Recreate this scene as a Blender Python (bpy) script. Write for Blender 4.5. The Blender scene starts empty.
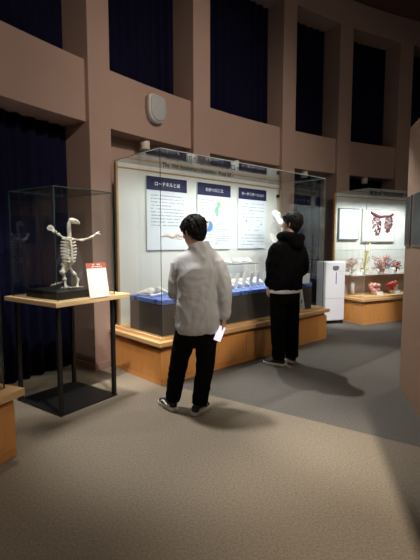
import bpy, bmesh, math, random
from mathutils import Vector, Matrix, noise
random.seed(7)
R_ = math.radians
SC = bpy.context.scene
COL = SC.collection

# ------------------------------------------------------------------ camera, world, light, exposure
cam_d = bpy.data.cameras.new('camera'); cam = bpy.data.objects.new('camera', cam_d); COL.objects.link(cam)
cam_d.sensor_fit = 'VERTICAL'; cam_d.sensor_height = 36.0; cam_d.lens = 36.0 * 420 / 560
cam.location = (0, 0, 1.42); cam.rotation_euler = (R_(90 - 5.3), 0, 0)
cam_d.clip_start = 0.05; cam_d.clip_end = 60
SC.camera = cam
SC.view_settings.view_transform = 'Standard'
SC.view_settings.look = 'None'
SC.view_settings.gamma = 1.0
SC.view_settings.use_curve_mapping = False
SC.view_settings.exposure = 0.0
w = bpy.data.worlds.new('world'); SC.world = w; w.use_nodes = True
w.node_tree.nodes['Background'].inputs[0].default_value = (0.9, 0.75, 0.62, 1)
w.node_tree.nodes['Background'].inputs[1].default_value = 0.02

def spot(name, loc, target, power, size=50, blend=0.6, col=(1.0, 0.80, 0.62), rad=0.05):
    l = bpy.data.lights.new(name, 'SPOT'); l.energy = power; l.color = col
    l.spot_size = R_(size); l.spot_blend = blend; l.shadow_soft_size = rad
    o = bpy.data.objects.new(name, l); COL.objects.link(o); o.location = loc
    o.rotation_euler = (Vector(target) - Vector(loc)).to_track_quat('-Z', 'Y').to_euler()
    return o
def area(name, loc, target, power, sx, sy, col=(1, 1, 1), rotz=None, spread=180):
    l = bpy.data.lights.new(name, 'AREA'); l.energy = power; l.color = col
    l.shape = 'RECTANGLE'; l.size = sx; l.size_y = sy; l.spread = R_(spread)
    o = bpy.data.objects.new(name, l); COL.objects.link(o)
    z = (Vector(loc) - Vector(target)).normalized()
    x = Vector((math.cos(rotz or 0), math.sin(rotz or 0), 0)); y = z.cross(x).normalized(); x = y.cross(z)
    o.matrix_world = Matrix.Translation(loc) @ Matrix((x, y, z)).transposed().to_4x4()
    return o
WARM = (1.0, 0.87, 0.73); NEUT = (1.0, 0.97, 0.93)
CA = math.atan2(0.68320875, 0.73022312)      # direction of the long display case
# hall: broad ceiling fixtures and track spots, plus added fill spots
area('hall_ceiling_light', (4.2, 0.5, 5.6), (1.0, 5.0, 0.5), 75, 2.5, 2.5, WARM, spread=120)
spot('track_spot_columns', (2.9, 0.8, 5.3), (0.2, 6.0, 2.4), 680, 55, 1.0, WARM, 0.15)
spot('track_spot_left_beam', (1.4, -1.2, 5.3), (-2.1, 3.8, 3.0), 340, 38, 0.8, WARM, 0.1)
spot('track_spot_floor', (2.43, 4.44, 5.3), (1.3, 2.4, 0), 150, 100, 0.9, WARM, 0.06)
spot('track_spot_hooded_visitor', (0.24, 6.4, 4.9), (1.75, 4.0, 0), 720, 38, 0.4, NEUT, 0.04)
spot('track_spot_grey_visitor', (-1.13, 4.05, 5.2), (-0.15, 3.35, 0), 900, 32, 0.7, NEUT, 0.2)
spot('track_spot_foreground', (-1.7, 0.5, 5.2), (-0.5, 3.6, 0), 70, 60, 0.9, WARM, 0.12)
spot('fill_spot_bench_side', (-0.2, 1.2, 4.8), (-0.85, 4.35, 0.25), 850, 14, 0.7, WARM, 0.04)  # added narrow spot, brightens the left side of the bench
spot('fill_spot_bench_front', (2.5, -0.6, 4.6), (0.6, 4.9, 0.5), 540, 30, 0.8, WARM, 0.08)  # added behind the camera to lift the oak bench front
spot('fill_spot_appliance', (2.3, 4.4, 4.4), (2.5, 7.1, 0.5), 900, 19, 0.7, NEUT, 0.05)  # added spot that whitens the appliance and the bench beside it
spot('fill_spot_lower_right', (2.43, 4.44, 5.3), (1.3, 1.95, 0), 1150, 32, 1.0, WARM, 0.05)  # second spot added at the same point to brighten the near floor
spot('track_spot_table', (0.3, 1.6, 5.2), (-1.25, 3.65, 1.3), 760, 24, 0.6, NEUT, 0.04)
# cases: a row of added unseen fill spots just under each glass top
for k_ in range(6):
    s_ = 0.3 + k_ * 0.48
    p_ = (-0.482 + 0.7302 * s_ - 0.6832 * 0.13, 4.018 + 0.6832 * s_ + 0.7302 * 0.13, 2.285)
    spot('case_fill_spot', p_, (p_[0] - 0.6832 * 0.62, p_[1] + 0.7302 * 0.62, 0.9), (9, 14, 25, 27, 25, 15)[k_], 130, 0.7, (0.94, 1.0, 0.98), 0.008)
for k_ in range(4):
    s_ = 0.3 + k_ * 0.45
    p_ = (2.599 + 0.895 * s_ - 0.446 * 0.14, 7.033 + 0.446 * s_ + 0.895 * 0.14, 2.27)
    spot('right_case_fill_spot', p_, (p_[0] - 0.446 * 0.5, p_[1] + 0.895 * 0.5, 0.9), 42, 125, 0.7, (0.94, 1.0, 0.98), 0.008)

# ------------------------------------------------------------------ materials
MATS = {}
def mat(name, col, rough=0.6, metal=0.0, nscale=None, namt=0.12, bump=0.0, bscale=None, spec=0.5, wood=False, alpha=None, emit=None):
    if name in MATS: return MATS[name]
    m = bpy.data.materials.new(name); m.use_nodes = True; nt = m.node_tree; b = nt.nodes['Principled BSDF']
    b.inputs['Roughness'].default_value = rough; b.inputs['Metallic'].default_value = metal
    b.inputs['Specular IOR Level'].default_value = spec
    tc = nt.nodes.new('ShaderNodeTexCoord')
    nz = nt.nodes.new('ShaderNodeTexNoise'); nz.inputs['Scale'].default_value = nscale or 6.0; nz.inputs['Detail'].default_value = 5
    src = tc.outputs['Object']
    if wood:
        mp = nt.nodes.new('ShaderNodeMapping'); mp.inputs['Scale'].default_value = wood
        nt.links.new(src, mp.inputs[0]); src = mp.outputs[0]
    nt.links.new(src, nz.inputs['Vector'])
    rp = nt.nodes.new('ShaderNodeMix'); rp.data_type = 'RGBA'
    rp.inputs[6].default_value = (*[max(0, c * (1 - namt)) for c in col], 1)
    rp.inputs[7].default_value = (*[min(1, c * (1 + namt)) for c in col], 1)
    nt.links.new(nz.outputs['Fac'], rp.inputs[0]); nt.links.new(rp.outputs[2], b.inputs['Base Color'])
    if bump:
        n2 = nt.nodes.new('ShaderNodeTexNoise'); n2.inputs['Scale'].default_value = bscale or 80; n2.inputs['Detail'].default_value = 3
        nt.links.new(tc.outputs['Object'], n2.inputs['Vector'])
        bp = nt.nodes.new('ShaderNodeBump'); bp.inputs['Strength'].default_value = bump; bp.inputs['Distance'].default_value = 0.01
        nt.links.new(n2.outputs['Fac'], bp.inputs['Height']); nt.links.new(bp.outputs[0], b.inputs['Normal'])
    if emit:
        b.inputs['Emission Color'].default_value = (*emit[:3], 1); b.inputs['Emission Strength'].default_value = emit[3]
    MATS[name] = m
    return m
def glass_mat(name, tint=(0.97, 0.985, 0.98), ior=1.5, rough=0.0):
    m = bpy.data.materials.new(name); m.use_nodes = True; nt = m.node_tree; nt.nodes.clear()
    out = nt.nodes.new('ShaderNodeOutputMaterial'); mx = nt.nodes.new('ShaderNodeMixShader')
    tr = nt.nodes.new('ShaderNodeBsdfTransparent'); tr.inputs[0].default_value = (*tint, 1)
    gl = nt.nodes.new('ShaderNodeBsdfGlossy'); gl.inputs['Roughness'].default_value = rough
    fr = nt.nodes.new('ShaderNodeFresnel'); fr.inputs[0].default_value = ior
    # same reflectance seen from either side of the pane
    geo = nt.nodes.new('ShaderNodeNewGeometry'); iv = nt.nodes.new('ShaderNodeMath'); iv.operation = 'DIVIDE'; iv.inputs[0].default_value = 1
    mr = nt.nodes.new('ShaderNodeMix'); mr.data_type = 'FLOAT'
    mr.inputs[2].default_value = ior; mr.inputs[3].default_value = 1.0 / ior
    fr2 = fr
    nt.links.new(geo.outputs['Backfacing'], mr.inputs[0])
    # Fresnel node flips the ior itself on back faces; feed it the inverse there to undo that
    nt.links.new(mr.outputs[0], fr.inputs[0])
    nt.links.new(fr.outputs[0], mx.inputs[0]); nt.links.new(tr.outputs[0], mx.inputs[1]); nt.links.new(gl.outputs[0], mx.inputs[2])
    nt.links.new(mx.outputs[0], out.inputs[0])
    return m
GLASS = glass_mat('case_glass', ior=1.6)
M_edge = mat('glass_edge', (0.03, 0.06, 0.055), 0.2)
M_edge_l = mat('glass_edge_glint', (0.45, 0.55, 0.53), 0.2)  # bright edge glint put into the colour, for chosen panes
M_wall = mat('wall_paint', (0.35, 0.235, 0.19), 0.75, nscale=3, namt=0.06, bump=0.12, bscale=60)
M_part = mat('partition_paint', (0.33, 0.205, 0.135), 0.7, nscale=3, namt=0.06, bump=0.12, bscale=60)
M_dark = mat('dark_brown_paint', (0.05, 0.03, 0.022), 0.9)  # dark brown paint of the outer wall
M_ceil = mat('ceiling_paint', (0.10, 0.05, 0.04), 0.9)
M_curt = mat('navy_velvet', (0.004, 0.0042, 0.019), 0.9, nscale=8, namt=0.3, spec=0.1)
M_oak = mat('oak_veneer', (0.78, 0.35, 0.10), 0.45, nscale=7, namt=0.16, wood=(6, 6, 0.7))
M_oak_top = mat('oak_top', (0.74, 0.47, 0.22), 0.4, nscale=9, namt=0.1, wood=(1.0, 9, 9))
M_maple = mat('pale_maple', (0.78, 0.55, 0.28), 0.4, nscale=9, namt=0.08, wood=(1, 8, 8))
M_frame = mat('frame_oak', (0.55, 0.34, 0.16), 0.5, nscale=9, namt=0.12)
M_board = mat('white_board', (0.80, 0.81, 0.77), 0.7, nscale=2, namt=0.02)
M_paper = mat('white_paper', (0.80, 0.85, 0.90), 0.6, namt=0.02)
M_card = mat('card_white', (0.9, 0.9, 0.88), 0.6, namt=0.02)
M_navy = mat('navy_print', (0.012, 0.014, 0.075), 0.5, namt=0.05)
M_ink = mat('grey_ink', (0.18, 0.19, 0.22), 0.7)
M_lite = mat('faint_ink', (0.45, 0.48, 0.52), 0.7)
M_mid = mat('mid_ink', (0.28, 0.30, 0.34), 0.7)
M_black = mat('black_ink', (0.02, 0.02, 0.025), 0.6)
M_white = mat('white_ink', (0.85, 0.86, 0.88), 0.6)
M_blue = mat('blue_cloth', (0.05, 0.13, 0.55), 0.7, nscale=20, namt=0.15, bump=0.4, bscale=25)
M_grey_st = mat('grey_platform', (0.13, 0.118, 0.11), 0.25, nscale=3, namt=0.1, metal=0.2)
M_bone = mat('bone', (0.83, 0.77, 0.66), 0.55, nscale=25, namt=0.12)
M_bone_w = mat('white_bone', (0.92, 0.90, 0.85), 0.55, nscale=25, namt=0.06)
M_blk_m = mat('black_steel', (0.005, 0.005, 0.006), 0.55, nscale=30, namt=0.1)
M_plinth = mat('black_plinth', (0.012, 0.011, 0.011), 0.3, nscale=10)
M_plast = mat('white_plastic', (0.80, 0.81, 0.86), 0.35, nscale=2, namt=0.02)
M_spk = mat('speaker_white', (0.60, 0.58, 0.54), 0.6, nscale=4, namt=0.03)
M_spkg = mat('speaker_grille', (0.38, 0.38, 0.38), 0.7, nscale=90, namt=0.2)
M_lampw = mat('lamp_housing', (0.55, 0.50, 0.43), 0.5)
M_skin = mat('skin', (0.66, 0.40, 0.29), 0.5, nscale=12, namt=0.06)
M_hair = mat('black_hair', (0.004, 0.0035, 0.0035), 0.6, nscale=60, namt=0.4, bump=0.3, bscale=70, spec=0.2)
M_jack = mat('grey_jacket', (0.64, 0.65, 0.67), 0.7, nscale=40, namt=0.05, bump=0.15, bscale=220)
M_hood = mat('black_hoodie', (0.003, 0.003, 0.0036), 0.95, nscale=30, namt=0.2, bump=0.2, bscale=150, spec=0.08)
M_trou = mat('black_trousers', (0.005, 0.005, 0.0055), 0.95, nscale=30, namt=0.2, spec=0.08)
M_shoe = mat('shoe_black', (0.015, 0.015, 0.016), 0.6, nscale=30)
M_sole = mat('shoe_white', (0.78, 0.76, 0.72), 0.6, nscale=20, namt=0.05)
M_shirt = mat('white_shirt', (0.85, 0.85, 0.85), 0.8)
M_screen = mat('dark_screen', (0.05, 0.055, 0.065), 0.3, nscale=2, namt=0.05)
M_red = mat('red_heading', (0.50, 0.14, 0.08), 0.6)

def carpet_mat():
    m = bpy.data.materials.new('carpet'); m.use_nodes = True; nt = m.node_tree; b = nt.nodes['Principled BSDF']
    L = nt.links; N = nt.nodes.new
    b.inputs['Roughness'].default_value = 0.95; b.inputs['Specular IOR Level'].default_value = 0.1
    tc = N('ShaderNodeTexCoord')
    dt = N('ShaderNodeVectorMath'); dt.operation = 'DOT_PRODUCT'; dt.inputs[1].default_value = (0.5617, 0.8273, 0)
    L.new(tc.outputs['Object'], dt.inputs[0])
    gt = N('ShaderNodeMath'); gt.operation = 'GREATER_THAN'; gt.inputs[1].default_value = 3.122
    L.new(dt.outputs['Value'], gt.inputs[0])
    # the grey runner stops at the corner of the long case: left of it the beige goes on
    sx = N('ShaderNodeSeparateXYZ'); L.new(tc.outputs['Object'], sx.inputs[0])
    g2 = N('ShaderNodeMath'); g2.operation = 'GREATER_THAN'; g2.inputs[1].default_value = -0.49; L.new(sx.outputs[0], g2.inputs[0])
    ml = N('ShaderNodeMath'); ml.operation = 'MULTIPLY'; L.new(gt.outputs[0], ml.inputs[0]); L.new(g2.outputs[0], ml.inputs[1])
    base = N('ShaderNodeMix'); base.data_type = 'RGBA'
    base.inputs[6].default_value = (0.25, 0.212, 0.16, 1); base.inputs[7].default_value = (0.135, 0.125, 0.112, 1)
    L.new(ml.outputs[0], base.inputs[0])
    nz = N('ShaderNodeTexNoise'); nz.inputs['Scale'].default_value = 75; nz.inputs['Detail'].default_value = 6; nz.inputs['Roughness'].default_value = 0.8
    L.new(tc.outputs['Object'], nz.inputs['Vector'])
    mr = N('ShaderNodeMapRange'); mr.inputs[1].default_value = 0.3; mr.inputs[2].default_value = 0.7; mr.inputs[3].default_value = 0.62; mr.inputs[4].default_value = 1.38
    L.new(nz.outputs['Fac'], mr.inputs[0])
    mu = N('ShaderNodeVectorMath'); mu.operation = 'SCALE'; L.new(base.outputs[2], mu.inputs[0]); L.new(mr.outputs[0], mu.inputs['Scale'])
    L.new(mu.outputs[0], b.inputs['Base Color'])
    bp = N('ShaderNodeBump'); bp.inputs['Strength'].default_value = 0.5; bp.inputs['Distance'].default_value = 0.008
    L.new(nz.outputs['Fac'], bp.inputs['Height']); L.new(bp.outputs[0], b.inputs['Normal'])
    return m
M_carpet = carpet_mat()

# ------------------------------------------------------------------ mesh helpers
I4 = Matrix.Identity(4)
def bx(bm, c, s, M=I4, mi=0):
    vs = [bm.verts.new(M @ Vector((c[0] + s[0] * i / 2, c[1] + s[1] * j / 2, c[2] + s[2] * k / 2))) for i in (-1, 1) for j in (-1, 1) for k in (-1, 1)]
    for q in ((0, 1, 3, 2), (4, 6, 7, 5), (0, 4, 5, 1), (2, 3, 7, 6), (0, 2, 6, 4), (1, 5, 7, 3)):
        f = bm.faces.new([vs[i] for i in q]); f.material_index = mi
def box2(bm, a, b, M=I4, mi=0):
    bx(bm, [(a[i] + b[i]) / 2 for i in range(3)], [abs(b[i] - a[i]) for i in range(3)], M, mi)
def rings(bm, rs, cap=True, mi=0):
    vr = [[bm.verts.new(p) for p in r] for r in rs]; n = len(vr[0])
    for a, b in zip(vr, vr[1:]):
        for i in range(n):
            f = bm.faces.new((a[i], a[(i + 1) % n], b[(i + 1) % n], b[i])); f.material_index = mi; f.smooth = True
    if cap:
        bm.faces.new(vr[0][::-1]).material_index = mi; bm.faces.new(vr[-1]).material_index = mi
def hring(c, rx, ry, yaw=0, n=28, e=2.3, tx=0, ty=0):
    """horizontal superellipse ring; tx, ty tilt it (dz per unit local x / y)"""
    out = []
    for i in range(n):
        a = 2 * math.pi * i / n; ca, sa = math.cos(a), math.sin(a)
        x = rx * abs(ca) ** (2 / e) * (1 if ca >= 0 else -1); y = ry * abs(sa) ** (2 / e) * (1 if sa >= 0 else -1)
        out.append(Vector((c[0] + x * math.cos(yaw) - y * math.sin(yaw), c[1] + x * math.sin(yaw) + y * math.cos(yaw), c[2] + x * tx + y * ty)))
    return out
def tube(bm, pts, rad, n=10, M=I4, cap=True, mi=0, dome=False):
    pts = [Vector(p) for p in pts]
    if not isinstance(rad, (list, tuple)): rad = [rad] * len(pts)
    rad = list(rad)
    if dome:
        d0 = (pts[0] - pts[1]).normalized(); d1 = (pts[-1] - pts[-2]).normalized()
        pts = [pts[0] + d0 * rad[0] * .95, pts[0] + d0 * rad[0] * .65] + pts + [pts[-1] + d1 * rad[-1] * .65, pts[-1] + d1 * rad[-1] * .95]
        rad = [rad[0] * .3, rad[0] * .76] + rad + [rad[-1] * .76, rad[-1] * .3]
    rs = []; prev = None
    for i, p in enumerate(pts):
        t = (pts[min(i + 1, len(pts) - 1)] - pts[max(i - 1, 0)]).normalized()
        if prev is None:
            u = t.cross(Vector((0, 0, 1)))
            if u.length < 0.1: u = t.cross(Vector((0, 1, 0)))
            u.normalize()
        else:
            u = (prev - t * prev.dot(t)).normalized()
        v = t.cross(u); prev = u
        rs.append([M @ (p + (u * math.cos(2 * math.pi * k / n) + v * math.sin(2 * math.pi * k / n)) * rad[i]) for k in range(n)])
    rings(bm, rs, cap, mi)
def ell(bm, c, r, M=I4, rot=None, n=14, m=9, mi=0):
    rr = []
    rot = rot or Matrix.Identity(3)
    for j in range(m + 1):
        ph = -math.pi / 2 + math.pi * (j + 0.02 if j == 0 else (j - 0.02 if j == m else j)) / m
        rr.append([M @ (Vector(c) + rot @ Vector((r[0] * math.cos(ph) * math.cos(2 * math.pi * i / n), r[1] * math.cos(ph) * math.sin(2 * math.pi * i / n), r[2] * math.sin(ph)))) for i in range(n)])
    rings(bm, rr, True, mi)
def cyl(bm, c, r, h, M=I4, n=24, mi=0, r2=None):
    r2 = r if r2 is None else r2
    rings(bm, [[M @ Vector((c[0] + q * math.cos(2 * math.pi * i / n), c[1] + q * math.sin(2 * math.pi * i / n), c[2] + z)) for i in range(n)] for q, z in ((r, 0), (r2, h))], True, mi)
def spline(pts, k=6):
    P = [Vector(p) for p in pts]; out = []
    for i in range(len(P) - 1):
        p0 = P[max(i - 1, 0)]; p1 = P[i]; p2 = P[i + 1]; p3 = P[min(i + 2, len(P) - 1)]
        for j in range(k):
            t = j / k
            out.append(0.5 * ((2 * p1) + (p2 - p0) * t + (2 * p0 - 5 * p1 + 4 * p2 - p3) * t * t + (3 * p1 - p0 - 3 * p2 + p3) * t ** 3))
    out.append(P[-1]); return out
def interp(rad, n):
    out = []
    for i in range(n):
        t = i / (n - 1) * (len(rad) - 1); a = int(min(t, len(rad) - 2)); out.append(rad[a] + (rad[a + 1] - rad[a]) * (t - a))
    return out
def stube(bm, pts, rads, k=5, **kw):
    p = spline(pts, k); tube(bm, p, interp(rads, len(p)), **kw)

def obj(name, bm, mats, parent=None, bevel=0.0, smooth=False, label=None):
    bmesh.ops.recalc_face_normals(bm, faces=bm.faces)
    me = bpy.data.meshes.new(name); bm.to_mesh(me); bm.free()
    for m in (mats if isinstance(mats, (list, tuple)) else [mats]): me.materials.append(m)
    if smooth: me.polygons.foreach_set('use_smooth', [True] * len(me.polygons))
    o = bpy.data.objects.new(name, me); COL.objects.link(o)
    if parent: o.parent = parent
    if bevel:
        b = o.modifiers.new('bevel', 'BEVEL'); b.width = bevel; b.segments = 2; b.limit_method = 'ANGLE'
    if label: o['label'] = label
    return o
def thing(name, label, cat, M=I4, group=None):
    o = bpy.data.objects.new(name, None); COL.objects.link(o); o.empty_display_size = 0.1
    o.matrix_world = M; o['label'] = label; o['category'] = cat
    if group: o['group'] = group
    return o
def tag(o, label, cat, group=None, kind=None):
    if label: o['label'] = label
    if cat: o['category'] = cat
    if group: o['group'] = group
    if kind: o['kind'] = kind
    return o
def struct(o): o['kind'] = 'structure'; return o
def frame(origin, ang):
    return Matrix.Translation(Vector(origin)) @ Matrix.Rotation(ang, 4, 'Z')
def text_obj(name, s, size, M, m, parent, align='CENTER', depth=0.0015, space=1.0, label=None, bold=0.0, xs=1.0):
    """M: local matrix in the parent's frame; text lies in its XZ plane facing -Y"""
    c = bpy.data.curves.new('t', 'FONT'); c.body = s; c.size = size; c.extrude = depth / 2; c.align_x = align; c.space_character = space; c.resolution_u = 2; c.offset = bold
    t = bpy.data.objects.new('t', c); COL.objects.link(t)
    dg = bpy.context.evaluated_depsgraph_get()
    me = bpy.data.meshes.new_from_object(t.evaluated_get(dg)); bpy.data.objects.remove(t); bpy.data.curves.remove(c)
    me.materials.clear(); me.materials.append(m)
    me.transform(M @ Matrix.Rotation(math.pi / 2, 4, 'X') @ Matrix.Diagonal((xs, 1, 1, 1)))
    o = bpy.data.objects.new(name, me); COL.objects.link(o); o.parent = parent
    if label: o['label'] = label
    return o
def text_lines(bm, x0, x1, z0, z1, n, y, h=0.008, dens=0.85, rnd=None):
    """rows of small printed character blocks between z0 (top) and z1"""
    rnd = rnd or random
    for i in range(n):
        z = z0 + (z1 - z0) * i / max(1, n - 1); x = x0; end = x1 if (i + 1) % 4 else x0 + (x1 - x0) * rnd.uniform(.4, .9)
        while x < end:
            wd = h * rnd.uniform(.5, 1.3)
            if rnd.random() < dens: bx(bm, (x + wd / 2, y, z), (wd, 0.001, h * rnd.uniform(.6, 1)))
            x += wd + h * .35

# ------------------------------------------------------------------ the round hall: shell
CX, CY, RB = 8.312, -2.039, 11.658
def ring_pt(rad, deg, z): a = R_(deg); return Vector((CX + rad * math.sin(a), CY + rad * math.cos(a), z))
def arc_block(bm, r0, r1, a0, a1, z0, z1, step=0.6):
    n = max(1, int(abs(a1 - a0) / step)); rs = []
    for i in range(n + 1):
        a = a0 + (a1 - a0) * i / n
        rs.append([ring_pt(r0, a, z0), ring_pt(r1, a, z0), ring_pt(r1, a, z1), ring_pt(r0, a, z1)])
    vr = [[bm.verts.new(p) for p in r] for r in rs]
    for a, b in zip(vr, vr[1:]):
        for i in range(4): bm.faces.new((a[i], a[(i + 1) % 4], b[(i + 1) % 4], b[i]))
    bm.faces.new(vr[0]); bm.faces.new(vr[-1][::-1])

bm = bmesh.new(); rs = [bm.verts.new((CX + 12.4 * math.sin(R_(a)), CY + 12.4 * math.cos(R_(a)), 0)) for a in range(0, 360, 5)]; bm.faces.new(rs)
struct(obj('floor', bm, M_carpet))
bm = bmesh.new(); rs = [bm.verts.new((CX + 12.4 * math.sin(R_(a)), CY + 12.4 * math.cos(R_(a)), 5.78)) for a in range(0, 360, 5)]; bm.faces.new(rs)
struct(obj('ceiling', bm, M_ceil))
bm = bmesh.new(); arc_block(bm, RB + .48, RB + .58, -180, 180, 0, 5.8, 3)
struct(obj('wall_back', bm, M_dark))

POSTS = [(-72.6, -71.0), (-64.4, -62.8), (-55.6, -54.15), (-47.35, -45.75), (-37.85, -36.3), (-30.95, -29.3), (-23.2, -21.5), (-15.3, -13.6), (-7.2, -5.6)]
RF = RB - 0.06
for i, (a0, a1) in enumerate(POSTS):
    bm = bmesh.new(); arc_block(bm, RF, RB + .42, a0, a1, 0, 5.4, 2)
    struct(obj('trim_%d' % (i + 1), bm, M_wall, bevel=.006))
    bm = bmesh.new(); arc_block(bm, RF - .012, RB + .43, a0 - .06, a1 + .06, 0, .075, 2)
    struct(obj('baseboard_column_%d' % (i + 1), bm, M_wall, bevel=.003))
bm = bmesh.new(); arc_block(bm, RF + .004, RB + .44, -72.6, -5.6, 5.30, 5.77)
struct(obj('trim_upper_beam', bm, M_wall))
def curtain(name, a0, a1, z0, z1, label, sd, amp=0.032):
    rnd = random.Random(sd); bm = bmesh.new(); n = int((a1 - a0) / .06); ph = [rnd.uniform(0, 6) for _ in range(4)]
    cols = []
    for i in range(n + 1):
        a = a0 + (a1 - a0) * i / n; s = a * 2 * 3.1416 * RB / 360
        row = []
        for j in range(9):
            z = z0 + (z1 - z0) * j / 8; fl = 1 + .35 * (1 - j / 8)
            off = amp * fl * (math.sin(s * 42 + ph[0] + .5 * math.sin(s * 7 + ph[1])) * (.6 + .4 * math.sin(s * 5 + ph[2])) + .25 * math.sin(s * 90 + z * .6))
            row.append(bm.verts.new(ring_pt(RB + .33 + off, a, z)))
        cols.append(row)
    for a, b in zip(cols, cols[1:]):
        for j in range(8): bm.faces.new((a[j], b[j], b[j + 1], a[j + 1]))
    o = obj(name, bm, M_curt, smooth=True)
    so = o.modifiers.new('thickness', 'SOLIDIFY'); so.thickness = .004
    return tag(o, label, 'curtain', 'navy curtains between the columns')
BAYN = ['beyond the left edge', 'at the far left', 'above the bird case and table, left of the wall speaker column', 'behind the long case left half', 'behind the long case right end', 'above the appliance', 'above the organ case', 'beyond the partition']
ulab = {1: 'upper navy curtain at the top left corner of the photo', 2: 'upper navy curtain directly above the white wall speaker', 3: 'upper navy curtain right of the one above the speaker, over the long case',
        4: 'upper narrow navy curtain above the right end of the long case', 5: 'upper navy curtain above the organ case', 6: 'sliver of upper navy curtain at the right edge above the partition', 7: 'upper navy curtain hidden past the partition'}
llab = {1: 'floor-length navy curtain behind the bird skeleton table', 2: 'lower navy curtain behind the long display case under the speaker', 3: 'lower navy curtain behind the middle of the long display case',
        4: 'lower navy curtain behind the white floor appliance', 5: 'lower navy curtain behind the organ model case', 6: 'lower navy curtain behind the brown partition', 7: 'lower navy curtain farthest past the partition'}
for i in range(0, len(POSTS) - 1):
    a0 = POSTS[i][1]; a1 = POSTS[i + 1][0]
    bm = bmesh.new(); arc_block(bm, RB, RB + .42, a0 - .02, a1 + .02, 2.67, 3.30)
    struct(obj('trim_beam_%d' % (i + 1), bm, M_wall, bevel=.004))
    if i in (0, 7): continue
    curtain('curtain', a0 + .03, a1 - .03, 3.31, 5.29, ulab[i], i)
    if i == 1 or i in (4, 5, 6): curtain('curtain', a0 + .03, a1 - .03, 0.012, 2.66, llab[i], i + 20)
    elif i < 4:
        bm = bmesh.new(); arc_block(bm, RB + .26, RB + .34, a0 - .02, a1 + .02, 0, 2.67)
        struct(obj('wall_bay_%d' % i, bm, M_wall))

# right partition
PA = math.atan2(-0.97772, -0.2099)
PM = frame((1.847, 3.989, 0), PA)          # local +x runs towards the camera, local -y... visible side
bm = bmesh.new(); box2(bm, (0, 0, 0), (2.6, .22, 2.46), PM)
struct(obj('wall_partition', bm, M_part, bevel=.004))

# ------------------------------------------------------------------ glass case helper
def pane(name, a, b, parent, thin, edge=None):
    """axis aligned pane a->b in parent's frame; thin axis index; narrow faces are edge coloured"""
    bm = bmesh.new(); box2(bm, a, b)
    bm.faces.ensure_lookup_table(); bmesh.ops.recalc_face_normals(bm, faces=bm.faces)
    for f in bm.faces:
        f.material_index = 0 if abs(f.normal[thin]) > .9 else 1
    return obj(name, bm, [GLASS, edge or M_edge], parent)
def bench(parent, x0, x1, y0, y1, h, side_ov=.03, band=True):
    """veneered bench: grooved boards, shadow band, two stepped tops. local frame, front is y0"""
    bm = bmesh.new(); box2(bm, (x0 + .006, y0 + .006, .0), (x1 - .006, y1, h - .09))
    nb = max(2, round((x1 - x0) / .24)); wd = (x1 - x0) / nb
    for i in range(nb): box2(bm, (x0 + i * wd + .002, y0, .055), (x0 + (i + 1) * wd - .002, y0 + .01, h - .10))
    nb = max(2, round((y1 - y0) / .24)); wd = (y1 - y0) / nb
    for sx in (x0, x1 - .01):
        for i in range(nb): box2(bm, (sx, y0 + i * wd + .002, .055), (sx + .01, y0 + (i + 1) * wd - .002, h - .10))
    box2(bm, (x0 - .002, y0 - .002, 0), (x1 + .002, y1, .05))
    obj('body', bm, M_oak, parent)
    bm = bmesh.new(); box2(bm, (x0 + .03, y0 + .03, h - .10), (x1 - .03, y1, h - .035)); obj('recess_band', bm, M_frame, parent, label='wooden band set back under the top, shade in its darker colour')  # shade under the lip put into the band's darker colour
    bm = bmesh.new(); box2(bm, (x0 - side_ov, y0 - side_ov, h - .045), (x1 + side_ov, y1, h)); obj('top', bm, M_oak_top, parent, bevel=.004)

# ------------------------------------------------------------------ the long display case
CM = frame((-0.482, 4.018, 0), CA)
case = thing('display_case', 'long glass display case on an oak bench that both visitors look into', 'display case', CM)
bench(case, 0, 3.0, 0, .95, .435)
bm = bmesh.new(); box2(bm, (.03, .035, .435), (2.99, .95, .465)); obj('inner_sill', bm, M_oak_top, case, bevel=.003)
bm = bmesh.new(); box2(bm, (.1, .925, .465), (3.03, .945, 2.298)); obj('back_board', bm, M_board, case)
bm = bmesh.new()
box2(bm, (.080, .90, .465), (.105, .95, 2.30)); box2(bm, (3.02, .90, .465), (3.05, .95, 2.23)); box2(bm, (.10, .917, 2.237), (3.05, .93, 2.252))
obj('back_frame', bm, M_frame, case, bevel=.003)
pane('glass_pane', (.06, .055, .466), (2.975, .063, 2.30), case, 1)
pane('glass_pane', (.06, .063, .466), (.068, .90, 2.30), case, 0)
pane('glass_pane', (2.967, .063, .466), (2.975, .90, 2.30), case, 0, M_edge_l)
pane('glass_pane', (.06, .055, 2.30), (2.975, .95, 2.308), case, 2, M_edge_l)
bm = bmesh.new(); box2(bm, (2.955, .88, 2.10), (2.985, .925, 2.145)); obj('glass_clamp', bm, M_blk_m, case)
bm = bmesh.new(); box2(bm, (2.955, .88, 1.30), (2.985, .925, 1.345)); obj('glass_clamp', bm, M_blk_m, case)
text_obj('glass_heading', '開館10周年記念特別展 ロードキル', .085, Matrix.Translation((.12, .053, 2.208)), M_black, case, 'LEFT', .001, 1.05, bold=.0)
text_obj('glass_subheading', 'The 10th Anniversary Exhibition - Road kill -', .060, Matrix.Translation((.085, .053, 2.132)), M_black, case, 'LEFT', .001, 1.0, bold=.0016, xs=.90)

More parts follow.
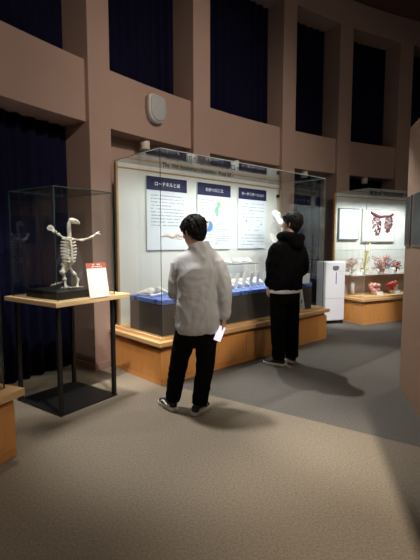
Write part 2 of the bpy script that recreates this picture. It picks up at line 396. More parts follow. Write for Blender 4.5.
def info_panel(x0, title, label, sd):
    p = thing('information_panel', label, 'information panel', CM @ Matrix.Translation((x0, .90, 1.31)), None)
    rnd = random.Random(sd)
    bm = bmesh.new(); box2(bm, (0, 0, 0), (.615, .02, .875)); obj('board', bm, M_paper, p, bevel=.002)
    bm = bmesh.new(); box2(bm, (0, -.003, .715), (.615, .0, .875)); obj('heading', bm, M_navy, p)
    text_obj('heading_text', title, .056, Matrix.Translation((.3075, -.004, .772)), M_white, p, 'CENTER', .001, 1.0, bold=.001)
    return p, rnd
p, rnd = info_panel(.482, 'ロードキルとは', 'leftmost white information panel with navy heading, seen left of the stooping visitor', 1)
bm = bmesh.new(); text_lines(bm, .06, .56, .655, .30, 10, -.001, .013, .85, rnd); obj('body_text', bm, M_mid, p)
bm = bmesh.new()
stube(bm, [(.21, -.003, .165), (.30, -.003, .18), (.38, -.003, .155), (.46, -.003, .19), (.52, -.003, .17), (.58, -.003, .185)], [.008, .02, .015, .02, .018, .012], n=6)
stube(bm, [(.42, -.003, .19), (.47, -.003, .14), (.53, -.003, .13)], [.008, .008, .004], n=6)
for v in bm.verts: v.co.y = -.003 + (v.co.y + .003) * .15
obj('animal_drawing', bm, mat('pink_print', (.75, .52, .45), .7), p, smooth=True)
p, rnd = info_panel(1.28, 'わかったこと', 'middle white information panel with green map under its navy heading', 2)
bm = bmesh.new(); text_lines(bm, .05, .29, .655, .50, 5, -.001, .012, .8, rnd); text_lines(bm, .32, .58, .43, .08, 12, -.001, .012, .8, rnd); text_lines(bm, .05, .29, .2, .06, 4, -.001, .012, .8, rnd); obj('body_text', bm, M_mid, p)
def flat_blob(bm, cx, cz, pts, y=-.0025):
    vs = [bm.verts.new((cx + a, y, cz + b)) for a, b in pts]; f = bm.faces.new(vs)
    r = bmesh.ops.extrude_face_region(bm, geom=[f]); bmesh.ops.translate(bm, verts=[g for g in r['geom'] if isinstance(g, bmesh.types.BMVert)], vec=(0, .002, 0))
bm = bmesh.new(); flat_blob(bm, .37, .55, [(-.04, -.10), (.0, -.11), (.02, -.05), (.01, 0), (.05, .05), (.03, .08), (-.02, .10), (-.01, .04), (-.05, .0), (-.06, -.03)]); obj('map_print', bm, mat('green_print', (.25, .50, .38), .7), p)
bm = bmesh.new(); flat_blob(bm, .42, .585, [(-.02, -.06), (.03, -.02), (.03, .03), (.0, .07), (-.05, .09), (-.06, .07), (-.01, .05)], -.0035); obj('map_print', bm, mat('pale_print', (.62, .58, .50), .7), p)
bm = bmesh.new(); flat_blob(bm, .20, .31, [(.075 * math.cos(i * .3), .075 * math.sin(i * .3)) for i in range(21)]); obj('pie_chart', bm, mat('chart_blue', (.10, .28, .62), .7), p)
bm = bmesh.new(); flat_blob(bm, .20, .31, [(0, 0)] + [(.074 * math.cos(1.5 + i * .3), .074 * math.sin(1.5 + i * .3)) for i in range(9)], -.004); obj('pie_slice', bm, mat('chart_pink', (.72, .45, .42), .7), p)
p, rnd = info_panel(2.062, 'モータリゼーション', 'rightmost white information panel with navy heading, just left of the hooded visitor', 3)
bm = bmesh.new(); text_lines(bm, .06, .56, .655, .46, 5, -.001, .012, .8, rnd); text_lines(bm, .06, .56, .20, .06, 4, -.001, .012, .8, rnd); text_lines(bm, .10, .26, .27, .27, 1, -.001, .012, .8, rnd); text_lines(bm, .34, .5, .27, .27, 1, -.001, .012, .8, rnd); obj('body_text', bm, M_mid, p)
bm = bmesh.new()
for cx in (.18, .43):
    tube(bm, [(cx + .085 * math.cos(a * .3), -.002, .37 + .05 * math.sin(a * .3)) for a in range(22)], .0015, n=4)
bx(bm, (.17, -.002, .40), (.03, .001, .02)); bx(bm, (.5, -.002, .36), (.03, .001, .012))
obj('diagram', bm, M_ink, p)

# platform and blue cloth
plat = thing('display_platform', 'dark grey platform covered with blue cloth inside the long case', 'platform', CM @ Matrix.Translation((0, 0, .466)))
bm = bmesh.new(); box2(bm, (.09, .085, 0), (2.72, .68, .315)); obj('box', bm, M_grey_st, plat, bevel=.004)
def cloth_mat():
    m = bpy.data.materials.new('blue_patterned_cloth'); m.use_nodes = True; nt = m.node_tree; b = nt.nodes['Principled BSDF']; b.inputs['Roughness'].default_value = .7
    tc = nt.nodes.new('ShaderNodeTexCoord'); v = nt.nodes.new('ShaderNodeTexVoronoi'); v.inputs['Scale'].default_value = 12
    nt.links.new(tc.outputs['Object'], v.inputs['Vector'])
    r = nt.nodes.new('ShaderNodeValToRGB'); r.color_ramp.elements[0].position = .25; r.color_ramp.elements[0].color = (.04, .07, .28, 1); r.color_ramp.elements[1].position = .45; r.color_ramp.elements[1].color = (.15, .23, .60, 1)
    nt.links.new(v.outputs['Distance'], r.inputs[0]); nt.links.new(r.outputs[0], b.inputs['Base Color'])
    return m
bm = bmesh.new(); box2(bm, (.086, .08, .315), (2.724, .685, .365)); obj('cloth', bm, cloth_mat(), plat, bevel=.006)
ZT = .832

def lump(bm, c, s, rnd, M=I4):
    q = Matrix.Rotation(rnd.uniform(-.5, .5), 3, 'X') @ Matrix.Rotation(rnd.uniform(0, 3), 3, 'Z')
    ell(bm, c, s, M, rot=q, n=8, m=5)
def bone(bm, a, b, r, M=I4, n=7):
    a = Vector(a); b = Vector(b); d = b - a
    tube(bm, [a, a + d * .1, a + d * .25, a + d * .75, a + d * .9, b], [r * 1.5, r * 1.5, r * .85, r * .8, r * 1.4, r * 1.4], n=n, M=M, dome=True)
def small_skull(loc, s, yaw, label, grp):
    t = thing('animal_skull', label, 'skull', CM @ Matrix.Translation(loc) @ Matrix.Rotation(yaw, 4, 'Z') @ Matrix.Scale(s, 4), grp)
    bm = bmesh.new(); ell(bm, (0, 0, .035), (.04, .033, .033)); tube(bm, [(.03, 0, .032), (.07, 0, .025), (.11, 0, .018)], [.026, .018, .009], n=8, dome=True)
    for sg in (-1, 1): stube(bm, [(.05, sg * .02, .03), (.025, sg * .04, .028), (-.005, sg * .03, .028)], [.004, .005, .004], n=5)
    obj('cranium', bm, M_bone_w, t, smooth=True)
    bm = bmesh.new()
    for sg in (-1, 1): tube(bm, [(-.005, sg * .026, .014), (.04, sg * .02, .006), (.10, sg * .004, .006)], [.007, .006, .004], n=6)
    obj('jaw', bm, M_bone_w, t, smooth=True)
# left corner bones
g = 'white bones lying on the blue cloth'
for i, (x, y, sc_, yw, lab) in enumerate(((.24, .50, 1.25, 2.6, 'white skull lying at the far left end of the blue cloth'), (.40, .56, 1.15, -1.4, 'second white skull from the left end of the blue cloth'), (.52, .44, 1.3, -2.0, 'third white skull from the left end of the blue cloth'), (.66, .56, 1.25, -1.2, 'fourth white skull from the left on the blue cloth, near the jacket sleeve'), (.78, .42, 1.35, -1.8, 'fifth white skull from the left, partly hidden by the grey jacket'))):
    small_skull((x, y, ZT), sc_, yw, lab, g)
for i, (x, y, yaw, lab) in enumerate([(.22, .36, .3, 'thin white limb bone lying left of the skulls'), (.42, .25, .6, 'white limb bone lying in front of the left skulls'), (.70, .24, .2, 'white limb bone lying nearest the grey jacket on the blue cloth')]):
    t = thing('limb_bone', lab, 'bone', CM @ Matrix.Translation((x, y, ZT + .022)) @ Matrix.Rotation(yaw, 4, 'Z'), g)
    bm = bmesh.new(); bone(bm, (-.09, 0, 0), (.09, 0, 0), .012); obj('shaft', bm, M_bone_w, t, smooth=True)
# row of upright shoulder blades on the cloth
nth = ['first', 'second', 'third', 'fourth', 'fifth', 'sixth']
for i in range(6):
    t = thing('shoulder_blade', '%s from the left in the row of upright white shoulder blades on the blue cloth' % nth[i], 'bone', CM @ Matrix.Translation((1.17 + i * .13, .22, ZT)), 'upright shoulder blades on the blue cloth')
    bm = bmesh.new(); vs = []
    for side in (-.004, .004):
        vs.append([bm.verts.new((px, side + .03 * pz * 2, pz)) for px, pz in [(-.012, .012), (.012, .012), (.03, .06), (.075, .17), (.06, .20), (.02, .195), (.0, .15), (-.015, .07)]])
    bm.faces.new(vs[0]); bm.faces.new(vs[1][::-1])
    for k in range(8): bm.faces.new((vs[0][k], vs[0][(k + 1) % 8], vs[1][(k + 1) % 8], vs[1][k]))
    obj('blade', bm, M_bone_w, t, bevel=.003)
    bm = bmesh.new(); cyl(bm, (0, 0, 0), .018, .014); obj('stand', bm, M_card, t)
# glass shelf with small skulls
sh = thing('glass_shelf', 'small clear glass shelf on rods above the blue cloth behind the bones', 'shelf', CM @ Matrix.Translation((1.20, .62, ZT)))
pane('shelf_pane', (0, 0, .27), (.98, .22, .277), sh, 2)
bm = bmesh.new()
for x in (.03, .95): cyl(bm, (x, .03, 0), .005, .27, n=8)
obj('rod', bm, M_card, sh)
ordn = ['first', 'second', 'third', 'fourth', 'fifth', 'sixth', 'seventh']
for i in range(7): small_skull((1.27 + i * .137, .75, ZT + .279), 1.15, -1.9 + .4 * (i % 3), 'small white skull on the glass shelf, %s from the left' % ordn[i], 'small skulls on the glass shelf')
for i in range(7): small_skull((1.12 + i * .145, .50, ZT), 1.5, -1.75 + .12 * (i % 2), 'white skull on the blue cloth behind the upright blades, %s from the left' % ordn[i], 'low skulls behind the shoulder blades')
# shell cluster on the right end
labs = ['pale skull at the right end of the case beside the white appliance', 'upper pale skull stacked on a block at the right end of the case']
t = thing('display_block', 'white block carrying a skull at the right end of the long case', 'block', CM @ Matrix.Translation((2.60, .17, ZT)))
bm = bmesh.new(); box2(bm, (-.09, -.07, 0), (.09, .07, .13)); obj('block', bm, M_card, t, bevel=.004)
small_skull((2.63, .17, ZT + .131), 1.7, 3.3, labs[1], 'skulls at the right end')
small_skull((2.62, .58, ZT), 1.7, 3.4, labs[0], 'skulls at the right end')
# card in front
t = thing('caption_card', 'white caption card with blue mark standing between the hooded visitor and the case end', 'card', CM @ Matrix.Translation((2.40, .0655, .466)) @ Matrix.Rotation(R_(-2.5), 4, 'X'))
bm = bmesh.new(); 
vs = [bm.verts.new(v) for v in [(-.02, 0, 0), (.14, 0, 0), (.08, 0, .29), (0, 0, .29), (-.02, .004, 0), (.14, .004, 0), (.08, .004, .29), (0, .004, .29)]]
for q in ((0, 1, 2, 3), (7, 6, 5, 4), (0, 4, 5, 1), (1, 5, 6, 2), (2, 6, 7, 3), (3, 7, 4, 0)): bm.faces.new([vs[i] for i in q])
obj('card', bm, M_card, t)
bm = bmesh.new(); bx(bm, (.055, -.001, .12), (.04, .001, .05)); bx(bm, (.055, -.001, .06), (.03, .001, .012)); obj('blue_mark', bm, mat('chart_blue2', (.10, .28, .62), .7), t)

# mounted animal skeleton at the right end
def big_skeleton():
    t = thing('animal_skeleton', 'tall mounted white animal skeleton behind the head of the hooded visitor', 'skeleton', CM @ Matrix.Translation((2.30, .33, ZT)) @ Matrix.Diagonal((1.08, 1, 1.16, 1)))
    bm = bmesh.new()
    ell(bm, (.0, .10, .83), (.045, .045, .045)); stube(bm, [(-.01, .08, .82), (-.035, .03, .78), (-.045, -.02, .71)], [.042, .030, .018], n=10, dome=True); stube(bm, [(.03, .10, .84), (.09, .10, .85), (.15, .11, .80)], [.008, .006, .004], n=6)
    for sg in (-1, 1): stube(bm, [(.02 + sg * .03, .07, .85), (.05 + sg * .04, .09, .80), (.0 + sg * .03, .04, .77)], [.008, .009, .006], n=6)
    obj('skull', bm, M_bone_w, t, smooth=True)
    bm = bmesh.new(); sp = spline([(.03, .14, .82), (.08, .17, .78), (.20, .16, .75), (.36, .15, .71), (.5, .15, .62), (.56, .15, .48)], 7)
    for p_, q_ in zip(sp, sp[1:]): ell(bm, (p_ + q_) / 2, (.016, .016, .016), n=8, m=5); 
    for p_ in sp: tube(bm, [p_, p_ + Vector((0, .02, .045))], .004, n=5)
    tube(bm, sp, .009, n=6); obj('spine', bm, M_bone_w, t, smooth=True)
    cage = obj('breastbone', (lambda b_: (stube(b_, [(.03, .15, .45), (.18, .15, .36), (.36, .15, .30)], [.010, .012, .008], n=6), b_)[1])(bmesh.new()), M_bone_w, t, smooth=True)
    for k in range(12):
        f = k / 11; top = Vector((.12 + .36 * f, .155, .76 - .08 * f)); rr = .10 + .05 * math.sin(math.pi * f); dz = .24 + .06 * math.sin(math.pi * f)
        for sg in (-1, 1):
            bm = bmesh.new(); stube(bm, [top, top + Vector((-.01, sg * rr * .8, -.04)), top + Vector((-.03, sg * rr, -dz * .5)), top + Vector((-.06, sg * rr * .75, -dz * .85)), top + Vector((-.09, sg * .015, -dz))], [.006, .0065, .006, .005, .004], n=5, k=4)
            obj('rib', bm, M_bone_w, cage, smooth=True)
    for x, sg in ((.14, -1), (.14, 1), (.54, -1), (.54, 1)):
        bm = bmesh.new(); zt = .50 if x < .3 else .40
        bone(bm, (x, .15 + sg * .09, zt), (x + .05, .15 + sg * .10, zt * .62), .013); bone(bm, (x + .05, .15 + sg * .10, zt * .62), (x - .01, .15 + sg * .09, zt * .27), .011); bone(bm, (x - .01, .15 + sg * .09, zt * .27), (x, .15 + sg * .09, .02), .009)
        obj('leg_bones', bm, M_bone_w, t, smooth=True)
    bm = bmesh.new(); cyl(bm, (.3, .15, 0), .005, .62, n=8); obj('support_rod', bm, M_blk_m, t)
big_skeleton()

# ------------------------------------------------------------------ right case with organ casts
A2 = math.atan2(.44592, .89507)
C2 = frame((2.599, 7.033, 0), A2)
c2 = thing('display_case', 'smaller glass display case of organ casts on an oak bench, right of the white appliance', 'display case', C2)
bench(c2, 0, 2.0, 0, .84, .44)
bm = bmesh.new(); box2(bm, (.03, .03, .44), (1.97, .84, .465)); obj('inner_sill', bm, M_oak_top, c2, bevel=.003)
bm = bmesh.new(); box2(bm, (.06, .80, .465), (1.97, .82, 2.288)); obj('back_board', bm, M_board, c2)
bm = bmesh.new(); box2(bm, (.06, .794, 2.225), (1.97, .801, 2.24)); box2(bm, (.03, .78, .465), (.06, .83, 2.29)); obj('back_frame', bm, M_frame, c2)
pane('glass_pane', (.05, .05, .466), (1.95, .058, 2.29), c2, 1, M_edge_l)
pane('glass_pane', (.05, .058, .466), (.058, .78, 2.29), c2, 0)
pane('glass_pane', (1.942, .058, .466), (1.95, .78, 2.29), c2, 0)
pane('glass_pane', (.05, .05, 2.29), (1.95, .83, 2.298), c2, 2, M_edge_l)
text_obj('glass_heading', '開館10周年記念特別展 ロードキル', .085, Matrix.Translation((.10, .048, 2.19)), M_black, c2, 'LEFT', .001, .95, bold=.002)
bm = bmesh.new(); box2(bm, (.0, .0, .0), (1.86, .27, .01))
tag(obj('shelf', bm, [mat('shelf_edge', (.35, .25, .22), .3)]), 'narrow shelf across the organ case carrying the upper row of casts', 'shelf').matrix_world = C2 @ Matrix.Translation((.07, .30, .80))
bm = bmesh.new(); box2(bm, (.07, .575, .466), (1.93, .795, .80)); obj('rear_step', bm, mat('step_beige', (.62, .50, .42), .7), c2)
bm = bmesh.new()
for i in range(38): box2(bm, (.08 + i * .05, .796, 1.09), (.082 + i * .05, .799, 1.25))
box2(bm, (.07, .796, 1.25), (1.93, .799, 1.256)); box2(bm, (.07, .796, 1.08), (1.93, .799, 1.086))
obj('railing_reflection', bm, M_lite, c2)  # reflection of a railing, drawn as thin strips on the board
t = thing('information_panel', 'framed white text sheet on the left of the organ case back wall', 'information panel', C2 @ Matrix.Translation((.12, .765, 1.44)))
bm = bmesh.new(); box2(bm, (0, 0, 0), (.50, .03, .585)); obj('frame', bm, mat('frame_grey', (.20, .21, .23), .5), t)
bm = bmesh.new(); box2(bm, (.02, -.004, .02), (.48, 0, .565)); obj('sheet', bm, M_paper, t)
bm = bmesh.new(); text_lines(bm, .05, .45, .51, .06, 14, -.005, .012, .8); obj('body_text', bm, M_lite, t)
t = thing('framed_picture', 'white framed picture of a dark red branching lung cast', 'picture', C2 @ Matrix.Translation((.71, .765, 1.40)))
bm = bmesh.new(); box2(bm, (0, 0, 0), (.89, .03, .63)); obj('frame', bm, mat('frame_pale', (.50, .48, .44), .5), t)
bm = bmesh.new(); box2(bm, (.02, -.004, .02), (.87, 0, .61)); obj('sheet', bm, M_card, t)

def branch(bm, p, d, ln, r, depth, rnd, spread=.6, flat=None, bush=3, M=I4, kids=(2, 3)):
    q = p + d * ln; m_ = (p + q) / 2 + Vector([rnd.uniform(-.1, .1) * ln for _ in range(3)])
    if flat is not None: q.y = flat + (q.y - flat) * .3
    tube(bm, [p, m_, q], [r, r * .85, r * .7], n=5, M=M)
    if depth == 0:
        ell(bm, q, (r * 1.3, r * 1.3, r * 1.3), M, n=5, m=4); return
    for k in range(rnd.randint(*kids)):
        nd = (d + Vector([rnd.uniform(-spread, spread) for _ in range(3)])).normalized()
        branch(bm, q, nd, ln * rnd.uniform(.6, .85), r * .68, depth - 1, rnd, spread, flat, bush, M, kids)
M_liver = mat('dark_red_cast', (.11, .022, .026), .6, nscale=30, namt=.3)
rnd = random.Random(4)
bm = bmesh.new()
stube(bm, [(.20, -.009, .57), (.30, -.009, .53), (.44, -.009, .49), (.58, -.009, .50), (.72, -.009, .51), (.82, -.009, .55)], [.03, .036, .03, .026, .03], n=6)
for cx, cz, rx, rz, tilt in ((.37, .33, .12, .20, .12), (.69, .36, .11, .17, -.15)):
    for k in range(230):
        a = rnd.uniform(0, 6.283); q = math.sqrt(rnd.random()); dx = q * math.cos(a); dz = q * math.sin(a)
        wx = rx * (1 - .35 * max(0, -dz)); x = cx + wx * dx - tilt * rz * dz; z = cz + rz * dz
        an = math.atan2(dz - .9, dx) + rnd.uniform(-.7, .7); ln = rnd.uniform(.02, .05)
        tube(bm, [(x, -.009, z), (x + ln * math.cos(an), -.009, z + ln * math.sin(an))], [rnd.uniform(.005, .012), .003], n=5)
for v in bm.verts: v.co.y = -.009 + (v.co.y + .009) * .25
obj('lung_cast_image', bm, M_liver, t)

def cast(name, x, y, z, cols, label, shape, sd, h=.45, r=.14, base=True):
    t = thing(name, label, 'organ cast', C2 @ Matrix.Translation((x, y, z)), 'organ casts in the right case'); rn = random.Random(sd)
    bm = bmesh.new(); cyl(bm, (0, 0, 0), .05 if shape != 'lump' else .045, .02 if shape != 'lump' else .09); obj('stand', bm, M_card, t)
    for ci, cl in enumerate(cols):
        bm = bmesh.new()
        if shape == 'tree':
            tube(bm, [(0, 0, .02), (.01, 0, h * .35), (0, 0, h * .62)], [.014, .013, .010], n=7)
            for k in range(20):
                a = rn.uniform(0, 6.28); zz = rn.uniform(.05, .5) * h
                branch(bm, Vector((0, 0, zz)), Vector((math.cos(a), math.sin(a) * .8, rn.uniform(.1, .9))).normalized(), r * .42, .006, 3, rn, .7)
        elif shape == 'spire':
            tube(bm, [(-.04, 0, .02), (0, 0, h * .5), (.10, 0, h)], [.022, .02, .008], n=7)
            for k in range(26):
                f = rn.uniform(0, .7); a = rn.uniform(0, 6.28); rr = r * (1 - f) * .55
                branch(bm, Vector((-.04 + .10 * f, 0, .03 + h * f)), Vector((math.cos(a), math.sin(a), rn.uniform(.0, .9))).normalized(), rr, .007, 2, rn, .7)
        elif shape == 'lump':
            for k in range(10): lump(bm, (rn.uniform(-r, r) * .6, rn.uniform(-r, r) * .4, h * rn.uniform(.3, .8)), (r * .45, r * .4, r * .38), rn)
            tube(bm, [(0, 0, 0), (0, 0, h * .5)], .012, n=6)
        else:
            o_ = (ci - len(cols) / 2 + .5) * r * .5
            for k in range(10):
                a = rn.uniform(0, 6.28)
                branch(bm, Vector((o_, 0, h * rn.uniform(.25, .75))), Vector((math.cos(a), math.sin(a), rn.uniform(-.4, .7))).normalized(), r * .32, .011, 2, rn, .8)
            tube(bm, [(o_ * .2, 0, .01), (o_, 0, h * .6)], .012, n=6)
        obj('cast', bm, cl, t, smooth=True)
PK = mat('pink_resin', (.78, .50, .42), .4, nscale=40, namt=.2); YL = mat('yellow_resin', (.85, .74, .22), .4, nscale=40, namt=.15)
BL = mat('blue_resin', (.20, .32, .58), .4); RD = mat('red_resin', (.55, .05, .06), .4, nscale=40, namt=.2); DP = mat('rose_resin', (.76, .34, .32), .4, nscale=30, namt=.2); OR = mat('orange_resin', (.75, .28, .08), .4); WR = mat('pale_resin', (.75, .60, .55), .4)
SZ = .81
cast('organ_cast', .17, .46, SZ, [PK, WR], 'pale pink branching cast at the left of the shelf', 'tree', 11, .52, .11)
cast('organ_cast', .50, .46, SZ, [YL], 'tall yellow branching cast with a slanting spire', 'spire', 12, .58, .12)
cast('organ_cast', .93, .46, SZ, [WR, DP, WR, OR, BL], 'many-coloured branching cast in blue, red and orange', 'mix', 13, .42, .14)
cast('organ_cast', 1.30, .46, SZ, [DP, M_liver], 'rose pink cast at the right of the shelf by the partition', 'mix', 14, .34, .13)
cast('organ_cast', .50, .24, .466, [DP], 'low pink lobed cast under the yellow one', 'lump', 15, .24, .10)
cast('organ_cast', .95, .24, .466, [RD], 'low dark red lobed cast under the shelf middle', 'lump', 16, .26, .11)
M_jar = mat('jar_white', (.75, .70, .66), .3, nscale=30, namt=.15)
for x, z, h, lab in ((.335, SZ, .13, 'short pale bottle between the pink and yellow casts'), (.72, SZ, .13, 'short pale bottle between the yellow and many-coloured casts'), (1.14, SZ, .15, 'short pale bottle left of the rose pink cast'), (.12, .466, .26, 'tall pale cylinder under the shelf at the left'), (1.22, .466, .24, 'tall pale cylinder under the shelf at the right')):
    t = thing('specimen_jar', lab, 'jar', C2 @ Matrix.Translation((x, .38, z)), 'specimen jars in the right case')
    bm = bmesh.new(); cyl(bm, (0, 0, 0), .035, h * .75, n=16); cyl(bm, (0, 0, h * .75), .035, h * .1, n=16, r2=.02); obj('jar', bm, M_jar, t, smooth=False)
    bm = bmesh.new(); cyl(bm, (0, 0, h * .85), .022, h * .15, n=16); obj('lid', bm, M_ink, t)
for x, z, y, lab in ((.22, SZ, .32, 'white name card in front of the pink cast on the shelf'), (.60, SZ, .32, 'white name card in front of the yellow cast'), (1.02, SZ, .32, 'white name card in front of the many-coloured cast'), (.52, .466, .12, 'white name card below the low pink cast'), (.97, .466, .12, 'white name card below the low dark red cast')):
    bm = bmesh.new(); bx(bm, (0, 0, .034), (.15, .006, .062), Matrix.Rotation(R_(-15), 4, 'X')); o = obj('name_card', bm, M_card); o.matrix_world = C2 @ Matrix.Translation((x, y, z)); tag(o, lab, 'card', 'name cards in the right case')

# ------------------------------------------------------------------ bird skeleton table
TA = math.atan2(.81734, .57616)
TM = frame((-1.208, 3.287, 0), TA)      # local x: right edge going back, local y: to the left
tb = thing('display_table', 'square black steel table with pale wooden top carrying the bird case', 'table', TM)
bm = bmesh.new(); box2(bm, (-.045, -.05, .90), (.74, .70, .94)); obj('tabletop', bm, M_maple, tb, bevel=.004)
for x in (0, .565):
    for y in (0, .585):
        bm = bmesh.new(); box2(bm, (x, y, .008), (x + .032, y + .032, .90)); obj('leg', bm, M_blk_m, tb, bevel=.002)
bm = bmesh.new(); box2(bm, (-.005, -.005, 0), (.602, .622, .012)); obj('base_plate', bm, M_blk_m, tb)
gc = thing('glass_cover', 'tall clear glass box over the bird skeleton on the table', 'glass box', TM @ Matrix.Translation((0, 0, .941)))
pane('glass_pane', (.0, .0, 0), (.007, .64, .90), gc, 0); pane('glass_pane', (.007, .0, 0), (.60, .007, .90), gc, 1)
pane('glass_pane', (.593, .007, 0), (.60, .64, .90), gc, 0); pane('glass_pane', (.007, .633, 0), (.593, .64, .90), gc, 1)
pane('glass_pane', (.0, .0, .90), (.60, .64, .907), gc, 2)
pl = thing('plinth', 'black rectangular plinth under the bird skeleton', 'plinth', TM @ Matrix.Translation((.05, .05, .941)))
bm = bmesh.new(); box2(bm, (0, 0, 0), (.40, .46, .065)); obj('block', bm, M_plinth, pl, bevel=.003)

# bird: local x to the right in view, y away from camera, z up; at plinth top
BM = Matrix.Translation((-1.245, 3.665, 1.0115)) @ Matrix.Rotation(R_(24), 4, 'Z') @ Matrix.Scale(1.0, 4)
bird = thing('bird_skeleton', 'mounted bird skeleton with raised wings standing on the black plinth', 'skeleton', BM)
bm = bmesh.new(); ell(bm, (.048, 0, .585), (.030, .024, .025)); stube(bm, [(.065, 0, .588), (.088, 0, .582), (.106, 0, .568), (.110, 0, .552)], [.017, .014, .009, .002], n=8); tube(bm, [(.05, 0, .568), (.08, 0, .564), (.10, 0, .556)], [.010, .008, .003], n=6)
obj('skull', bm, M_bone, bird, smooth=True)
bm = bmesh.new(); nk = spline([(.036, 0, .580), (.022, 0, .555), (.022, 0, .50), (.024, 0, .455), (.015, 0, .42)], 5)
for p_ in nk: ell(bm, p_, (.019, .017, .010), n=7, m=5)
tube(bm, nk, .011, n=6); obj('neck', bm, M_bone, bird, smooth=True)
bm = bmesh.new(); sp = spline([(.015, .02, .43), (-.01, .03, .36), (-.015, .03, .28), (-.02, .02, .20)], 6)
for p_ in sp: ell(bm, p_, (.011, .012, .008), n=7, m=5)
cage = obj('spine', bm, M_bone, bird, smooth=True)
for k in range(8):
    f = k / 7; z = .43 - .19 * f; rr = .046 + .014 * math.sin(math.pi * f)
    for sg in (-1, 1):
        bm = bmesh.new(); stube(bm, [(-.005 - .01 * f, .028, z + .006), (.008 + sg * rr * .9, .02, z), (.014 + sg * rr, -.03, z - .004), (.024 + sg * rr * .2, -.065, z - .012)], [.006, .0072, .0072, .006], n=6, k=4)
        obj('rib', bm, M_bone, cage, smooth=True)
bm = bmesh.new(); stube(bm, [(.026, -.06, .42), (.032, -.07, .33), (.03, -.066, .235)], [.007, .009, .007], n=7); obj('breastbone', bm, M_bone, bird, smooth=True)
bm = bmesh.new(); ell(bm, (-.015, .02, .19), (.028, .025, .055)); ell(bm, (.02, -.04, .235), (.035, .02, .035), n=9, m=6); obj('pelvis', bm, M_bone, bird, smooth=True)
for sg in (-1, 1):
    bm = bmesh.new()
    if sg < 0:
        bone(bm, (-.02, 0, .43), (-.065, -.01, .465), .011); bone(bm, (-.065, -.01, .465), (-.105, -.02, .49), .011)
        for k, (dx, dz) in enumerate([(-.05, .018), (-.055, .03), (-.045, .045), (-.03, .05), (-.015, .04)]): bone(bm, (-.10 + k * .004, -.02, .488), (-.10 + dx * .95, -.02, .488 + dz), .006, n=6)
        bm2 = (-.145, .505)
    else:
        bone(bm, (.035, 0, .43), (.125, -.01, .415), .0095); bone(bm, (.125, -.01, .415), (.215, -.02, .445), .0085); bone(bm, (.13, .0, .408), (.21, -.012, .432), .0055)
        bone(bm, (.215, -.02, .445), (.255, -.02, .475), .009); bone(bm, (.25, -.02, .478), (.28, -.02, .468), .005); bone(bm, (.25, -.02, .478), (.272, -.02, .488), .005)
    obj('wing_bones', bm, M_bone, bird, smooth=True)
bm = bmesh.new(); stube(bm, [(-.03, 0, .43), (.0, -.03, .435), (.04, -.03, .43), (.06, 0, .43)], [.007, .009, .009, .007], n=6); obj('collarbone', bm, M_bone, bird, smooth=True)
for sg, hip, knee, ank, ft in ((-1, (-.03, .0, .20), (-.045, -.02, .14), (-.03, 0, .075), (-.02, -.02, .010)), (1, (.01, .0, .19), (.055, -.02, .12), (.085, .01, .065), (.075, -.02, .010))):
    bm = bmesh.new(); bone(bm, hip, knee, .013 if sg > 0 else .020); bone(bm, knee, ank, .010 if sg > 0 else .016); bone(bm, ank, ft, .009 if sg > 0 else .012)
    for dx in (-.035, 0, .04): bone(bm, ft, (ft[0] + dx, ft[1] - .03 + abs(dx) * .3, .006), .0042, n=6)
    if sg < 0: 
        for k in range(5): lump(bm, (-.04 + .004 * k, .02, .16 - k * .028), (.022 - .002 * k, .015, .02), random.Random(k))
    obj('leg_bones', bm, M_bone, bird, smooth=True)
bm = bmesh.new()
for k in range(7): ell(bm, (-.05 - k * .014, .03, .045 - k * .003), (.010, .008, .009 - k * .0007), n=6, m=5)
stube(bm, [(-.03, .03, .10), (-.05, .03, .05), (-.13, .03, .028)], [.006, .006, .003], n=6); obj('tail_bones', bm, M_bone, bird, smooth=True)
bm = bmesh.new(); cyl(bm, (.025, .03, -.002), .0035, .30, n=8); obj('support_rod', bm, M_blk_m, bird)
# leaning card
K = TM @ Matrix.Translation((.385, -.055, .9405)) @ Matrix.Rotation(R_(-9.0), 4, 'X')
cd = thing('caption_card', 'white caption card with orange-red heading leaning beside the bird skeleton', 'card', K)
bm = bmesh.new(); box2(bm, (-.105, 0, 0), (.105, .003, .297)); obj('card', bm, M_card, cd)
bm = bmesh.new(); box2(bm, (-.105, -.0015, .252), (.105, 0, .297)); obj('heading_strip', bm, M_red, cd)
bm = bmesh.new(); text_lines(bm, -.04, .03, .283, .283, 1, -.0025, .012, .95); text_lines(bm, -.05, .06, .265, .265, 1, -.0025, .010, .95); obj('heading_text', bm, M_white, cd)

# ------------------------------------------------------------------ near left bench
LA = math.atan2(-.38, -.92)
LM = Matrix.Translation((-1.224, 2.70, 0)) @ Matrix(((-.924, -.381, 0, 0), (.381, -.924, 0, 0), (0, 0, 1, 0), (0, 0, 0, 1)))
lc = thing('display_case', 'corner of an oak display case bench at the left edge of the photo', 'display case', LM)
bm = bmesh.new(); box2(bm, (.055, .05, .0), (.86, 1.5, .37)); box2(bm, (.05, .045, 0), (.86, 1.5, .05))
for i in range(6): box2(bm, (.047, .05 + i * .24, .055), (.06, .05 + (i + 1) * .24 - .004, .36))
obj('body', bm, M_oak, lc)
bm = bmesh.new(); box2(bm, (0, 0, .405), (.9, 1.55, .455)); obj('top', bm, M_oak_top, lc, bevel=.004)
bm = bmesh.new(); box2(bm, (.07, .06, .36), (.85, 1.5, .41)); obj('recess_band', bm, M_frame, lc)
pane('glass_pane', (.11, .06, .456), (.118, 1.45, 1.6), lc, 0); pane('glass_pane', (.118, .06, .456), (.85, .068, 1.6), lc, 1); pane('glass_pane', (.11, .06, 1.6), (.85, 1.45, 1.608), lc, 2)

